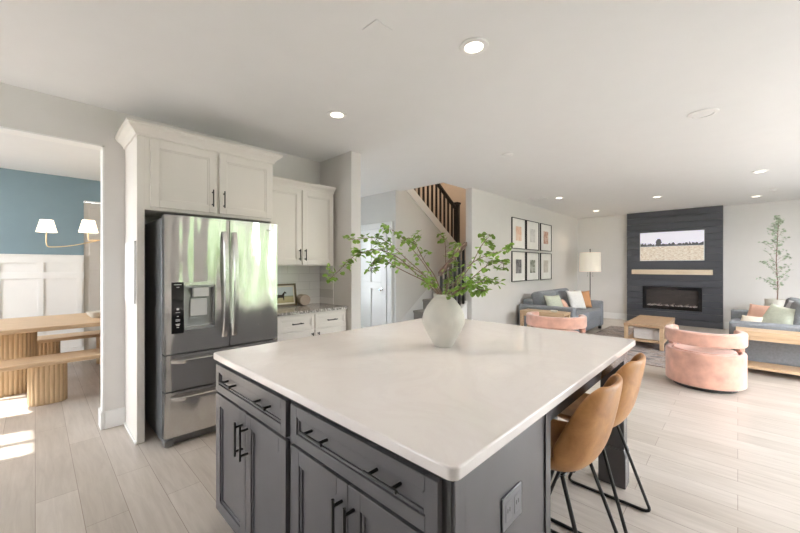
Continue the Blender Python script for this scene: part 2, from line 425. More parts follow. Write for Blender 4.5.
# upper balustrade
def top(y): return 1.80+sl*(6.30-y)+.06
y = 6.20; k = 0
while y > 4.62:
    baluster(-4.42, y, top(y)-.03, top(y)+.80, M['rail']); y -= .135; k += 1
mb = MB(); mb.prism([(4.60, top(4.60)+.78), (6.33, top(6.33)+.78), (6.33, top(6.33)+.85), (4.60, top(4.60)+.85)], 'x', -4.455, -4.385)
mb.build('handrail', M['rail'], stairs, bevel=.01)
mb = MB(); mb.box(-4.47, -4.37, 6.33, 6.43, 1.5, 2.74).box(-4.485, -4.355, 6.315, 6.445, 2.74, 2.785)
mb.build('newel_post', M['rail'], stairs, bevel=.006)
mb = MB(); mb.box(-5.2, -4.9, 7.28, 7.385, 4.55, 4.75)
ld = bpy.data.lights.new('stairwell_bulb', 'POINT'); ld.energy = 60; ld.color = (1, .84, .66); ld.shadow_soft_size = .12
mb.bm.free()
t_ = thing('pendant_light', 'round ceiling light at the top of the stairwell', 'light', (-4.5, 6.2, 5.0))
MB().lathe([(.03, .40), (.03, .12), (.12, .10), (.16, .0), (.12, -.06), (.02, -.08)]).build('globe', M['shade_lit'], t_, smooth=True)
lo = bpy.data.objects.new('bulb', ld); COL.objects.link(lo); lo.parent = t_; lo.location = (0, 0, -.3)

# ================================================================ CABINETS
def bar_pull(parent, x, y, z, L, vert, name='handle', r=.0055, off=.032):
    """a bar pull in front (towards -y) of plane y"""
    m_ = MB(); yb = y-off
    if vert:
        m_.tube([(x, yb, z-L/2), (x, yb, z+L/2)], r, 10)
        for s_ in (-1, 1): m_.tube([(x, y, z+s_*L*.36), (x, yb, z+s_*L*.36)], r*1.05, 8)
    else:
        m_.tube([(x-L/2, yb, z), (x+L/2, yb, z)], r, 10)
        for s_ in (-1, 1): m_.tube([(x+s_*L*.36, y, z), (x+s_*L*.36, yb, z)], r*1.05, 8)
    return m_.build(name, M['black'], parent, smooth=True)
def shaker(name, parent, x0, x1, z0, z1, mat_, y=0, fw=.06, t=.02, bead=.012):
    """panelled front: outer face at y-t, recessed field with a bead"""
    m_ = MB(); f = y-t; e = .0015
    m_.box(x0, x0+fw, f, y-e, z0, z1).box(x1-fw, x1, f, y-e, z0, z1).box(x0+fw, x1-fw, f, y-e, z0, z0+fw).box(x0+fw, x1-fw, f, y-e, z1-fw, z1)
    a0, a1, b0, b1 = x0+fw, x1-fw, z0+fw, z1-fw
    m_.box(a0, a1, y-t*.42, y-e, b0, b1)
    k = bead
    for (u0, u1, v0, v1) in ((a0, a0+k, b0, b1), (a1-k, a1, b0, b1), (a0+k, a1-k, b0, b0+k), (a0+k, a1-k, b1-k, b1)):
        m_.box(u0, u1, y-t*.72, y-e, v0, v1)
    return m_.build(name, mat_, parent, bevel=.0015, seg=1)
def crown(parent, x0, x1, depth, z0, h, p, mat_, left=True, right=True):
    """crown around front (y=0) and the sides; flares out by p over height h"""
    n = 5; m_ = MB()
    prof = [(0, 0), (.15, 0), (.22, .18), (.45, .42), (.78, .66), (.86, .80), (1, .82), (1, 1)]
    L = x0; Rr = x1; rings = []
    for (q, hh) in prof:
        e = q*p; xl = L-(e if left else 0); xr = Rr+(e if right else 0)
        rings.append([m_.bm.verts.new(c) for c in ((xl, depth, z0+hh*h), (xl, -e, z0+hh*h), (xr, -e, z0+hh*h), (xr, depth, z0+hh*h))])
    for A, B in zip(rings, rings[1:]):
        for k in range(3): m_.bm.faces.new([A[k], A[k+1], B[k+1], B[k]])
        m_.bm.faces.new([A[3], A[0], B[0], B[3]])
    m_.bm.faces.new(rings[0][::-1]); m_.bm.faces.new(rings[-1])
    return m_.build('crown_moulding', mat_, parent)

# tall surround over the fridge; local x -> world +y, local -y -> world +x
fc = thing('fridge_cabinet', 'tall cream cabinet surround with two upper doors above the refrigerator', 'cabinet', (-3.38, .55, 0), R(90))
D = 3.38+KX  # negative: depth to wall
DP = -D-.002
mb = MB(); W_ = 1.11
mb.box(0, .05, 0, DP, 0, 2.42).box(W_-.022, W_, 0, DP, 0, 2.42)
mb.build('side_panel', M['cab'], fc, bevel=.002)
mb = MB(); mb.box(.05, W_-.022, .02, DP, 1.84, 2.42).box(.05, W_-.022, 0, .0195, 1.84, 2.42)
mb.build('body', M['cab'], fc)
h1 = shaker('door', fc, .085, .575, 1.865, 2.40, M['cab']); h2 = shaker('door', fc, .60, 1.095, 1.865, 2.40, M['cab'])
bar_pull(h1, .54, -.02, 1.99, .15, True); bar_pull(h2, .635, -.02, 1.99, .15, True)
crown(fc, 0, W_, DP, 2.42, .09, .075, M['cab'])
# base strip at foot of panel
mb = MB(); mb.box(-.012, -.0005, -.006, DP, 0, .02); mb.build('shoe_strip', M['trim'], fc)
# board on the side of the panel
bd = box(-3.80, -3.395, .534, .5495, 1.095, 1.59).build('wall_board', M['white_plastic'], bevel=.003)
tag(bd, 'thin white rectangular board mounted on the outer side of the fridge surround', 'board')

# refrigerator
FW = .905
fr = thing('refrigerator', 'stainless steel french door refrigerator with an ice and water dispenser', 'refrigerator', (-3.20, .678, 0), R(90))
mb = MB(); mb.box(0, FW, .005, .60, .03, 1.765); mb.build('body', M['fridge_side'], fr, bevel=.004)
mb = MB(); mb.box(.05, FW-.05, -.03, .1, .0, .0295).box(0, .06, -.075, .0, .012, .06).box(FW-.06, FW, -.075, .0, .012, .06).box(.06, FW-.06, -.05, 0, .03, .062)
mb.build('base_grille', M['fridge_side'], fr, bevel=.004)
def bulge(x): q = (x/FW-.5)*2; return .018*(1-q*q)
def curved(mb, x0, x1, z0, z1, dep=.07, er=.012, n=12, hl=True, hr=True):
    xs = [x0+(x1-x0)*i/n for i in range(n+1)]
    cols = []
    for i, x in enumerate(xs):
        yf = -dep-bulge(x)
        cols.append([mb.bm.verts.new(c) for c in ((x, 0, z0), (x, yf, z0), (x, yf, z1), (x, 0, z1))])
    for A, B in zip(cols, cols[1:]):
        for k in range(4): mb.bm.faces.new([A[k], A[(k+1) % 4], B[(k+1) % 4], B[k]])
    mb.bm.faces.new(cols[0][::-1]); mb.bm.faces.new(cols[-1])
XG = .468
hx0, hx1, hz0, hz1 = .130, .352, .89, 1.24
mb = MB()
curved(mb, 0, hx0, .715, 1.785); curved(mb, hx1, XG-.003, .715, 1.785); curved(mb, hx0, hx1, .715, hz0); curved(mb, hx0, hx1, hz1, 1.785)
bmesh.ops.remove_doubles(mb.bm, verts=mb.bm.verts, dist=1e-5)
ld_ = mb.build('door', M['steel'], fr, smooth=True)
mb = MB(); curved(mb, XG+.003, FW, .715, 1.785); rd_ = mb.build('door', M['steel'], fr, smooth=True)
mb = MB(); curved(mb, 0, FW, .430, .703); d1_ = mb.build('freezer_drawer', M['steel'], fr, smooth=True)
mb = MB(); curved(mb, 0, FW, .075, .418); d2_ = mb.build('freezer_drawer', M['steel'], fr, smooth=True)
def vhandle(par, x):
    m_ = MB(); pts = []
    for i in range(13):
        q = i/12; pts.append((x, -.088-.05*math.sin(PI*q)**.6-.004, .80+q*.88))
    prev = None
    for (px, py, pz) in pts:
        ring = [m_.bm.verts.new(c) for c in ((px-.021, py, pz), (px-.014, py-.014, pz), (px+.014, py-.014, pz), (px+.021, py, pz))]
        if prev:
            for k in range(4): m_.bm.faces.new([prev[k], prev[(k+1) % 4], ring[(k+1) % 4], ring[k]])
        else: m_.bm.faces.new(ring)
        prev = ring
    m_.bm.faces.new(prev[::-1])
    return m_.build('handle', M['steel2'], par, smooth=True)
vhandle(ld_, .425); vhandle(rd_, .505)
def hhandle(par, z):
    m_ = MB(); prev = None
    for i in range(17):
        q = i/16; x = .04+q*(FW-.08); py = -.075-bulge(x)-.045*min(1, math.sin(PI*q)*5)**.7
        ring = [m_.bm.verts.new(c) for c in ((x, py, z-.014), (x, py-.014, z-.010), (x, py-.014, z+.010), (x, py, z+.016))]
        if prev:
            for k in range(4): m_.bm.faces.new([prev[k], prev[(k+1) % 4], ring[(k+1) % 4], ring[k]])
        else: m_.bm.faces.new(ring)
        prev = ring
    m_.bm.faces.new(prev[::-1])
    return m_.build('handle', M['steel2'], par, smooth=True)
hhandle(d1_, .655); hhandle(d2_, .370)
dsp = MB(); yb = -.03
dsp.box(hx0, hx1, yb, yb+.01, hz0, hz1).box(hx0, hx0+.006, -.075, yb, hz0, hz1).box(hx1-.006, hx1, -.075, yb, hz0, hz1).box(hx0, hx1, -.075, yb, hz1-.02, hz1).box(hx0+.006, hx1-.006, -.092, yb, hz0, hz0+.022)
dp = dsp.build('dispenser', simple('grey_dispenser_plastic', (.42, .43, .43), .3, .4), fr, bevel=.002)
mb = MB(); yf = -.0905
mb.box(hx0-.006, hx1+.006, yf, yf+.012, hz1, hz1+.025).box(hx1, hx1+.01, yf, yf+.012, hz0-.01, hz1)
mb.build('dispenser_trim', M['steel2'], fr)
mb = MB(); mb.box(hx0+.065, hx1-.045, -.082, -.04, 1.145, hz1-.021).box(hx0+.05, hx1-.05, -.052, -.042, .99, 1.13)
mb.build('paddle', simple('pale_paddle_plastic', (.75, .75, .74), .3), dp, bevel=.004)
pn = box(.045, hx0-.003, -.0865, -.06, hz0-.02, hz1+.025).build('control_panel', M['blackgloss'], fr, bevel=.002)
for z_, ww in ((1.245, .05), (1.225, .02), (1.06, .018), (1.052, .018), (1.03, .03), (1.00, .012), (.975, .03), (.965, .03), (.94, .03), (.93, .022), (.915, .016)):
    box(.085-ww/2, .085+ww/2, -.0874, -.0866, z_, z_+.005).build('icon', M['white_plastic'], pn)
box(.80, .835, -.0835, -.080, 1.715, 1.723).build('badge', M['fridge_side'], rd_)

# base cabinet with granite top
bc = thing('base_cabinet', 'cream base cabinet with two drawers beside the refrigerator', 'cabinet', (-3.34, 1.664, 0), R(90))
W2 = .89; DB = 3.34-3.90; DB = .555
mb = MB(); mb.box(0, W2, 0, DB, .10, .888).box(0, W2, .06, DB, 0, .10); mb.build('body', M['cab'], bc)
for (a, b_) in ((.02, .44), (.455, .87)):
    dr = shaker('drawer', bc, a, b_, .715, .868, M['cab'], fw=.035); bar_pull(dr, (a+b_)/2, -.02, .79, .13, False)
    dd = shaker('door', bc, a, b_, .115, .70, M['cab']); bar_pull(dd, b_-.03 if a < .1 else a+.03, -.02, .62, .11, True)
ct = box(-3.897, -3.308, 1.664, 2.556, .8885, .92).build('granite_countertop', M['granite'], bevel=.004)
tag(ct, 'speckled grey granite countertop on the cream base cabinet', 'countertop')
bs = box(KX+.0005, KX+.008, 1.664, 2.556, .9205, 1.394).build('backsplash', M['tile']); tag(bs, 'white subway tile backsplash under the small upper cabinet', 'backsplash')
bs2 = box(KX+.009, -3.60, 2.549, 2.5595, .9205, 1.394).build('backsplash_return', M['tile']); struct(bs2)
bs2.name = 'trim_6'
uc = thing('upper_cabinet', 'cream two door wall cabinet hung above the granite countertop', 'cabinet', (-3.575, 1.664, 0), R(90))
W3 = .872; mb = MB(); mb.box(0, W3, 0, .323, 1.396, 2.27); mb.build('body', M['cab'], uc)
a1 = shaker('door', uc, .012, .425, 1.408, 2.255, M['cab']); a2 = shaker('door', uc, .437, .86, 1.408, 2.255, M['cab'])
bar_pull(a1, .395, -.02, 1.52, .13, True); bar_pull(a2, .468, -.02, 1.52, .13, True)
crown(uc, 0, W3, .323, 2.27, .075, .055, M['cab'], left=False, right=False)

# leaning horse picture
lp = thing('horse_picture', 'small framed picture of a dark horse in a field, leaning on the backsplash', 'picture', (-3.835, 2.01, .9208), R(90))
mb = MB(); a, b_, hh, t = -.18, .18, .265, .022
tilt = (R(-9), 0, 0)
mb.box(a, a+t, -.012, .006, 0, hh).box(b_-t, b_, -.012, .006, 0, hh).box(a+t, b_-t, -.012, .006, 0, t).box(a+t, b_-t, -.012, .006, hh-t, hh)
mb.build('frame', wood('dark_olive_frame', (.12, .09, .05), (.20, .16, .09)), lp, rot=tilt)
m, nt, b = new_mat('field_print'); v = texco(nt, src='Generated'); sp = nt.nodes.new('ShaderNodeSeparateXYZ'); nt.links.new(v, sp.inputs[0])
nt.links.new(ramp(nt, sp.outputs[2], [(.0, (.42, .36, .18)), (.32, (.50, .44, .24)), (.42, (.30, .33, .22)), (.46, (.55, .60, .58)), (1, (.62, .68, .70))]), b.inputs['Base Color'])
mb = MB(); mb.box(a+t, b_-t, -.004, .004, t, hh-t); mb.build('mat_board', simple('cream_mount_card', (.75, .70, .58), .8), lp, rot=tilt)
mb = MB(); mb.box(a+t+.018, b_-t-.018, -.006, -.0045, t+.018, hh-t-.018); pr = mb.build('print', m, lp, rot=tilt)
hs = [(-.09, .06), (-.085, .115), (-.06, .13), (-.01, .125), (.005, .14), (.03, .165), (.04, .158), (.055, .145), (.05, .138), (.03, .14), (.022, .115), (.018, .06), (.010, .06), (.006, .09), (-.045, .092), (-.06, .085), (-.065, .06), (-.073, .06), (-.075, .09), (-.082, .06)]
mb = MB(); mb.prism([(x-.0, z+.01) for x, z in hs], 'y', -.0075, -.0062); mb.build('horse', simple('dark_horse_ink', (.035, .025, .02), .8), pr)
# wood log slice
lg = MB(); lg.lathe([(.001, 0), (.062, 0), (.066, .008), (.066, .13), (.062, .138), (.001, .138)], n=32)
m, nt, b = new_mat('log_end_rings'); v = texco(nt); wv = nt.nodes.new('ShaderNodeTexWave'); wv.wave_type = 'RINGS'; wv.rings_direction = 'Z'
wv.inputs['Scale'].default_value = 40; wv.inputs['Distortion'].default_value = 1.5; nt.links.new(v, wv.inputs['Vector'])
nt.links.new(ramp(nt, wv.outputs['Fac'], [(0, (.38, .30, .24)), (1, (.50, .42, .35))]), b.inputs['Base Color'])
lo_ = lg.build('wood_round', m, smooth=True, loc=(-3.80, 2.185, .987), rot=(0, R(75), 0)); tag(lo_, 'round pale wooden disc standing beside the framed horse picture', 'ornament')
lo_.rotation_euler = (0, R(90), R(-10)); lo_.location = (-3.885+.02, 2.265, .987)

# ================================================================ ISLAND
isl = thing('kitchen_island', 'charcoal kitchen island with panelled drawers and doors facing the camera', 'kitchen island', (0, 0, 0))
IX0, IX1, IY0 = -1.995+.0, -.51, .72
IX0 = -2.095
mb = MB()
mb.box(IX0, IX1, IY0, IY0+.60, .0, .885).box(IX0, -.93, IY0+.60, 2.60, .0, .885)
mb.box(-.53, -.51, IY0+.60, 1.335, 0, .885)
mb.build('cabinet_body', M['isl'], isl, bevel=.002)
mb = MB(); mb.box(IX0+.004, IX1-.002, IY0-.004, IY0-.0005, .03, .884); mb.build('face_frame', M['isl_gap_shade'], isl)  # darkened so the gaps between the fronts look shaded
mb = MB(); mb.box(-.5095, -.503, IY0-.0, IY0+.045, .0, .885).box(-.5095, -.503, 1.29, 1.335, .0, .885).box(-.5095, -.503, IY0+.045, 1.29, .0, .10)
mb.build('end_stile', M['isl'], isl, bevel=.0015)
mb = MB(); mb.box(-.54, -.512, 1.336, 2.549, .80, .885).box(-.929, -.541, 2.56, 2.60, .80, .885); mb.build('apron', M['isl'], isl, bevel=.002)
y = IY0-.004
iu = [(-2.084, -1.303), (-1.263, -.538)]
for (a, b_) in iu:
    dr = shaker('drawer', isl, a, b_, .702, .850, M['isl'], y=y, fw=.042, t=.022, bead=.010)
    w_ = b_-a; L = .135
    for q in (.25, .74): bar_pull(dr, a+q*w_, y-.022+.012, .783, L, False, off=.036)
    mid = (a+b_)/2
    e1 = shaker('door', isl, a, mid-.0015, .05, .690, M['isl'], y=y, fw=.06, t=.022, bead=.012)
    e2 = shaker('door', isl, mid+.0015, b_, .05, .690, M['isl'], y=y, fw=.06, t=.022, bead=.012)
    bar_pull(e1, mid-.03, y-.022, .565, .16, True, off=.036); bar_pull(e2, mid+.03, y-.022, .565, .16, True, off=.036)
# far leg
mb = MB(); mb.box(-.645, -.512, 2.55, 2.64, .24, .885)
mb.prism([(-.655, 0), (-.502, 0), (-.502, .21), (-.512, .24), (-.645, .24), (-.655, .21)], 'y', 2.54, 2.645)
mb.build('leg', M['isl'], isl, bevel=.003)
# outlet
oo = box(-.5092, -.5035, .965, 1.092, .592, .692).build('outlet', M['greyplastic'], bevel=.003); tag(oo, 'grey electrical outlet on the right end panel of the island', 'outlet')
sk = simple('pale_grey_socket', (.20, .20, .215), .3)
for yy in (1.000, 1.057):
    pl = box(-.5036, -.502, yy-.018, yy+.018, .615, .669).build('socket', sk, oo, bevel=.003)
    for e_ in (-.0065, .0065): box(-.5022, -.5014, yy+e_-.0015, yy+e_+.0015, .640, .653).build('slot', M['black'], pl)
# countertop with rounded corners
def rounded_rect(x0, x1, y0, y1, r, n=8):
    pts = []
    for cx, cy, a0 in ((x1-r, y0+r, -90), (x1-r, y1-r, 0), (x0+r, y1-r, 90), (x0+r, y0+r, 180)):
        for k in range(n+1):
            a_ = R(a0+90*k/n); pts.append((cx+r*math.cos(a_), cy+r*math.sin(a_)))
    return pts
mb = MB(); mb.prism(rounded_rect(-2.035-.005-.085+.06, -.468, .668, 2.668, .028), 'z', .8855, .92)
q = mb.build('quartz_countertop', M['quartz'], bevel=.005, seg=3); tag(q, 'large white quartz countertop lying on the charcoal island', 'countertop')

# ================================================================ VASE AND BRANCHES
VX, VY = -1.25, 1.669
va = MB(); prof = [(.001, 0), (.052, 0), (.058, .006), (.075, .04), (.105, .095), (.122, .135), (.125, .16), (.119, .19), (.098, .235), (.072, .268), (.058, .283), (.056, .292), (.060, .302), (.057, .306), (.050, .303), (.047, .285), (.047, .25), (.001, .25)]
prof = prof[:-1]
vz = va.lathe(prof, n=48).build('ceramic_vase', M['ceramic'], smooth='all', loc=(VX, VY, .9205)); tag(vz, 'rough cream ceramic vase standing on the white island countertop', 'vase')
th = R(43.9); RT = Vector((math.cos(th), math.sin(th), 0)); FWD = Vector((-math.sin(th), math.cos(th), 0))
def catmull(P, n=6):
    out = []; Q = [P[0]]+P+[P[-1]]
    for i in range(1, len(Q)-2):
        p0, p1, p2, p3 = Q[i-1], Q[i], Q[i+1], Q[i+2]
        for k in range(n):
            t = k/n
            out.append(.5*((2*p1)+(-p0+p2)*t+(2*p0-5*p1+4*p2-p3)*t*t+(-p0+3*p1-3*p2+p3)*t**3))
    out.append(P[-1]); return out
def leaf(mb, c, d, size, rr):
    d = d.normalized(); s_ = d.cross(Vector((rr.uniform(-.6, .6), rr.uniform(-.6, .6), 1))).normalized(); n_ = s_.cross(d)
    L, W = size, size*.47
    o = [(0, 0, 0), (.12, .80, .10), (.42, 1.08, .12), (.76, .74, .08), (1, 0, 0), (.76, -.74, .08), (.42, -1.08, .12), (.12, -.80, .10)]
    mid = mb.bm.verts.new(c+d*L*.45-n_*L*.03)
    vs = [mb.bm.verts.new(c+d*L*u+s_*W*v_+n_*L*h) for u, v_, h in o]
    for i in range(8): mb.bm.faces.new([mid, vs[i], vs[(i+1) % 8]])
K = .0059
def P3(u, v, dep): return RT*((u-443.5)*K)+FWD*dep+Vector((0, 0, (295-v)*K+.30))
BR = [
 ('long leafy branch arching furthest left and drooping towards the cabinets', [(442,297,0),(432,285,-.02),(415,273,-.06),(398,258,-.10),(380,251,-.12),(362,254,-.12),(352,261,-.12),(341,272,-.12),(333,279,-.12)], .50, 1.5),
 ('leafy branch reaching upper left with its tip level above the drooping one', [(442,298,.01),(425,276,.03),(410,262,.06),(395,248,.10),(381,238,.12),(370,236,.13),(352,238,.14),(346,236,.14)], .55, 1.1),
 ('highest leafy branch on the left side of the vase', [(443,298,0),(430,273,.02),(419,257,.03),(407,243,.03),(396,232,.03),(384,227,.02)], .55, .8),
 ('leafy branch bending over to a round cluster left of the stairs', [(443,298,-.02),(434,276,-.04),(424,262,-.05),(416,247,-.06),(409,239,-.07),(403,243,-.07)], .5, 1.1),
 ('low leafy branch hooking down at its left tip', [(441,298,-.02),(425,282,-.07),(410,274,-.10),(396,267,-.12),(388,262,-.12),(379,259,-.12),(374,263,-.12),(372,271,-.12)], .52, 1.3),
 ('leafy branch running level through the middle of the left cluster', [(442,298,.02),(428,279,.06),(413,268,.10),(402,263,.12),(390,257,.12),(378,245,.12)], .45, 1.3),
 ('short bushy branch just left of the vase neck', [(441,298,-.03),(434,286,-.05),(427,280,-.06),(419,276,-.06)], .35, 1.0),
 ('sparse upright branch rising straight above the vase', [(445,298,0),(448,280,.03),(447,262,.06),(447,247,.07),(445,233,.07)], .45, .7),
 ('upright leafy branch leaning right over the black newel', [(445,298,.03),(450,282,.05),(452,266,.07),(456,252,.08),(460,244,.08)], .5, .9),
 ('thin leafy branch pointing up and right with a bare middle', [(446,298,-.01),(458,282,-.03),(470,264,-.05),(478,248,-.06),(484,240,-.06),(488,236,-.06)], .78, .9),
 ('longest leafy branch on the right, its tip before the framed prints', [(446,298,.01),(460,277,.03),(474,263,.05),(490,255,.07),(504,251,.08),(516,246,.09)], .42, 1.2),
 ('leafy branch on the right ending in a drooping bunch', [(446,298,-.03),(463,284,-.06),(478,270,-.08),(490,262,-.09),(498,264,-.10),(498,270,-.10)], .55, 1.1),
 ('low leafy branch spreading right above the vase shoulder', [(446,299,-.04),(458,289,-.07),(470,283,-.09),(484,280,-.10),(492,283,-.10)], .25, 1.7),
 ('short leafy branch hanging at the right of the vase neck', [(446,299,-.02),(455,290,-.06),(466,285,-.09),(476,289,-.10),(482,290,-.10)], .2, 1.5),
 ('short leafy branch standing behind the vase neck', [(444,298,.03),(449,290,.06),(456,284,.10),(468,279,.12)], .25, 1.3),
]
for bi, (lab, pts, start, dens) in enumerate(BR):
    rr = random.Random(100+bi)
    P = [P3(*p) for p in pts]
    C_ = catmull(P, 6)
    st = MB(); st.tube(C_, .0034, 6, .0012)
    lv = MB(); total = len(C_)
    i0 = int(total*start*.78)
    for i in range(i0, total):
        for rep in range(2 if rr.random() < .62*dens-.25 else 1):
            if rr.random() > .86*dens: continue
            p = C_[i]; dr = Vector((rr.uniform(-1, 1), rr.uniform(-1, 1), rr.uniform(-.8, .8)))
            off = dr.normalized()*rr.uniform(.006, .030)
            st.tube([p, p+off], .0008, 4)
            leaf(lv, p+off, dr+Vector((0, 0, -.35)), rr.uniform(.022, .036), rr)
    tip = C_[-1]
    for q_ in range(3): leaf(lv, tip, Vector((rr.uniform(-1, 1), rr.uniform(-1, 1), rr.uniform(-.5, .5))), .024, rr)
    # side twigs
    for tw in range(int(4*dens)):
        i = rr.randrange(i0, total-1); p = C_[i]; d_ = Vector((rr.uniform(-1, 1), rr.uniform(-1, 1), rr.uniform(-.3, 1.0))).normalized()*rr.uniform(.04, .075)
        st.tube([p, p+d_*.5+Vector((0, 0, .008)), p+d_], .0013, 5, .0008)
        for q_ in range(5):
            t_ = rr.uniform(.4, 1); leaf(lv, p+d_*t_, Vector((rr.uniform(-1, 1), rr.uniform(-1, 1), rr.uniform(-.8, .4))), rr.uniform(.021, .033), rr)
    o = st.build('leafy_branch', M['stem'], smooth='all', loc=(VX, VY, .9205)); tag(o, 'green '+lab, 'branch', 'leafy branches in the vase')
    lv.build('leaves', M['leaf'], o)

# ================================================================ STOOLS
def stool_shell():
    mb = MB(); prof = [(-.215, .012), (-.20, .022), (-.15, .012), (-.08, -.004), (0, -.012), (.07, -.008), (.115, .012), (.148, .050), (.170, .105), (.188, .17), (.202, .235), (.213, .29), (.216, .315)]
    # cumulative profile with tangent normals
    prof = [(x, z*1.17) for x, z in prof]; n = len(prof); S = 12; rows = []
    wid = [.17, .195, .215, .222, .225, .225, .225, .225, .222, .215, .20, .165, .11]
    lift = [.005, .015, .035, .055, .075, .095, .115, .125, .12, .105, .085, .06, .03]
    for i in range(n):
        a_ = Vector(prof[max(i-1, 0)]); b_ = Vector(prof[min(i+1, n-1)]); t = (b_-a_).normalized(); nn = Vector((-t.y, t.x))
        row = []
        for j in range(S+1):
            s_ = -1+2*j/S
            L = lift[i]*abs(s_)**2.4
            row.append(mb.bm.verts.new((prof[i][0]+nn.x*L, wid[i]*math.sin(s_*PI/2*.92)/math.sin(PI/2*.92), prof[i][1]+nn.y*L)))
        rows.append(row)
    for A, B in zip(rows, rows[1:]):
        for j in range(S): mb.bm.faces.new([A[j], A[j+1], B[j+1], B[j]])
    return mb
def make_stool(label):
    t = thing('counter_stool', label, 'stool', (0, 0, 0), 0, 'leather stools at the island')
    o = stool_shell().build('seat_shell', M['leather'], t, smooth='all', loc=(0, 0, .548))
    so = o.modifiers.new('thick', 'SOLIDIFY'); so.thickness = .022; so.offset = 0
    ss = o.modifiers.new('sub', 'SUBSURF'); ss.levels = 2; ss.render_levels = 2
    for s_ in (-1, 1):
        yy = .218*s_; yt = .15*s_
        pts = [Vector(p) for p in ((.05, yt, .53), (.205, yy, .05), (.222, yy, .011), (.18, yy, .009), (-.18, yy, .009), (-.222, yy, .011), (-.205, yy, .05), (-.05, yt, .53))]
        mb = MB(); C2 = []
        C2.append(pts[0]); C2.append(pts[1])
        for k in range(1, 6):
            q_ = k/6; C2.append((1-q_)**2*pts[1]+2*q_*(1-q_)*Vector((.228, yy, .009))+q_*q_*pts[3])
        C2.append(pts[3]); C2.append(pts[4])
        for k in range(1, 6):
            q_ = k/6; C2.append((1-q_)**2*pts[4]+2*q_*(1-q_)*Vector((-.228, yy, .009))+q_*q_*pts[6])
        C2.append(pts[6]); C2.append(pts[7])
        mb.tube(C2, .0085, 10)
        mb.build('leg_frame', M['black'], t, smooth=True)
    mb = MB(); mb.tube([(-.15, -.196, .22), (-.15, .196, .22)], .0075, 10); mb.build('footrest', M['black'], t, smooth=True)
    mb = MB(); mb.tube([(.05, -.15, .527), (.05, .15, .527)], .008, 8).tube([(-.05, -.15, .527), (-.05, .15, .527)], .008, 8).box(-.07, .07, -.06, .06, .51, .522)
    mb.build('seat_bracket', M['black'], t, smooth=True)
    return t
s1 = make_stool('tan leather bucket stool nearest the camera, tucked under the island overhang')
s1.location = (-.57, 1.65, 0)
dup(s1, (-.57, 2.17, 0), 0, 'second tan leather bucket stool, nearer the island leg and the living room')

# ================================================================ FIREPLACE
fp = thing('fireplace_surround', 'charcoal shiplap fireplace surround rising to the ceiling', 'fireplace', (0, 0, 0))
FX0, FX1, FF = -2.05, -.235, 10.53
mb = MB()
ix0, ix1, iz0, iz1 = -1.715, -.582, .355, .90
mb.box(FX0, FX1, FF+.075, FY-.001, 0, CH-.001)
bh = .1525; z = 0
def fbox(a, b_, za, zb): mb.box(a, b_, FF, FF+.075, za, zb)
z = 0
while z < CH-.01:
    zt = min(z+bh-.006, CH-.001)
    # split around the firebox
    if zt <= iz0 or z >= iz1: fbox(FX0, FX1, z, zt)
    else:
        fbox(FX0, ix0, z, zt); fbox(ix1, FX1, z, zt)
        if z < iz0: fbox(ix0, ix1, z, iz0)
        if zt > iz1: fbox(ix0, ix1, iz1, zt)
    z += bh
mb.build('shiplap', M['charcoal'], fp, bevel=.0015, seg=1)
ins = thing('electric_fireplace', 'long black electric fireplace insert in the charcoal surround', 'fireplace insert', (0, 0, 0))
mb = MB(); t = .07
mb.box(ix0+.002, ix0+t, FF-.012, FF+.06, iz0+.002, iz1-.002).box(ix1-t, ix1-.002, FF-.012, FF+.06, iz0+.002, iz1-.002)
mb.box(ix0+t, ix1-t, FF-.012, FF+.06, iz0+.002, iz0+.075).box(ix0+t, ix1-t, FF-.012, FF+.06, iz1-.07, iz1-.002)
mb.build('frame', M['blackgloss'], ins, bevel=.003)
m, nt, b = new_mat('firebox_brick'); v = texco(nt, (1, 1, 1)); sp = nt.nodes.new('ShaderNodeSeparateXYZ'); cb = nt.nodes.new('ShaderNodeCombineXYZ')
nt.links.new(v, sp.inputs[0]); nt.links.new(sp.outputs[0], cb.inputs[0]); nt.links.new(sp.outputs[2], cb.inputs[1])
br = nt.nodes.new('ShaderNodeTexBrick'); nt.links.new(cb.outputs[0], br.inputs['Vector']); br.inputs['Scale'].default_value = 1
br.inputs['Brick Width'].default_value = .12; br.inputs['Row Height'].default_value = .04; br.inputs['Mortar Size'].default_value = .002
br.inputs['Color1'].default_value = (.055, .042, .037, 1); br.inputs['Color2'].default_value = (.035, .027, .024, 1); br.inputs['Mortar'].default_value = (.03, .025, .02, 1)
nt.links.new(br.outputs['Color'], b.inputs['Base Color'])
box(ix0+t, ix1-t, FF+.062, FF+.072, iz0+.07, iz1-.07).build('firebox', m, ins)
mb = MB(); rr = random.Random(3)
for k in range(70):
    x = rr.uniform(ix0+t+.02, ix1-t-.02); s_ = rr.uniform(.008, .02); zz = iz0+.078+rr.uniform(0, .02)
    mb.prism([(x-s_, zz), (x+s_*.8, zz+rr.uniform(-.004, .004)), (x+s_*.3, zz+s_*1.4), (x-s_*.5, zz+s_)], 'y', FF+.02+rr.uniform(0, .015), FF+.05)
e = mb.build('ember_crystals', simple('pale_ember_stones', (.50, .45, .42), .3, var=.3, nscale=30), ins); e['kind'] = 'stuff'
mb = MB()
for k in range(7):
    x = ix0+.15+k*.13; mb.tube([(x, FF+.03, iz0+.10), (x+.09, FF+.035, iz0+.125+.02*(k % 2))], .011, 8)
mb.build('logs', simple('grey_driftwood', (.20, .16, .14), .8), ins, smooth=True)
ma = box(-1.905, -.40, 10.30, 10.5295, 1.20, 1.313).build('mantel_shelf', M['mantel'], bevel=.004); tag(ma, 'pale wood beam mantel shelf on the charcoal surround', 'mantel')
tv = thing('television', 'wide screen showing a pale field with trees, above the mantel', 'television', (0, 0, 0))
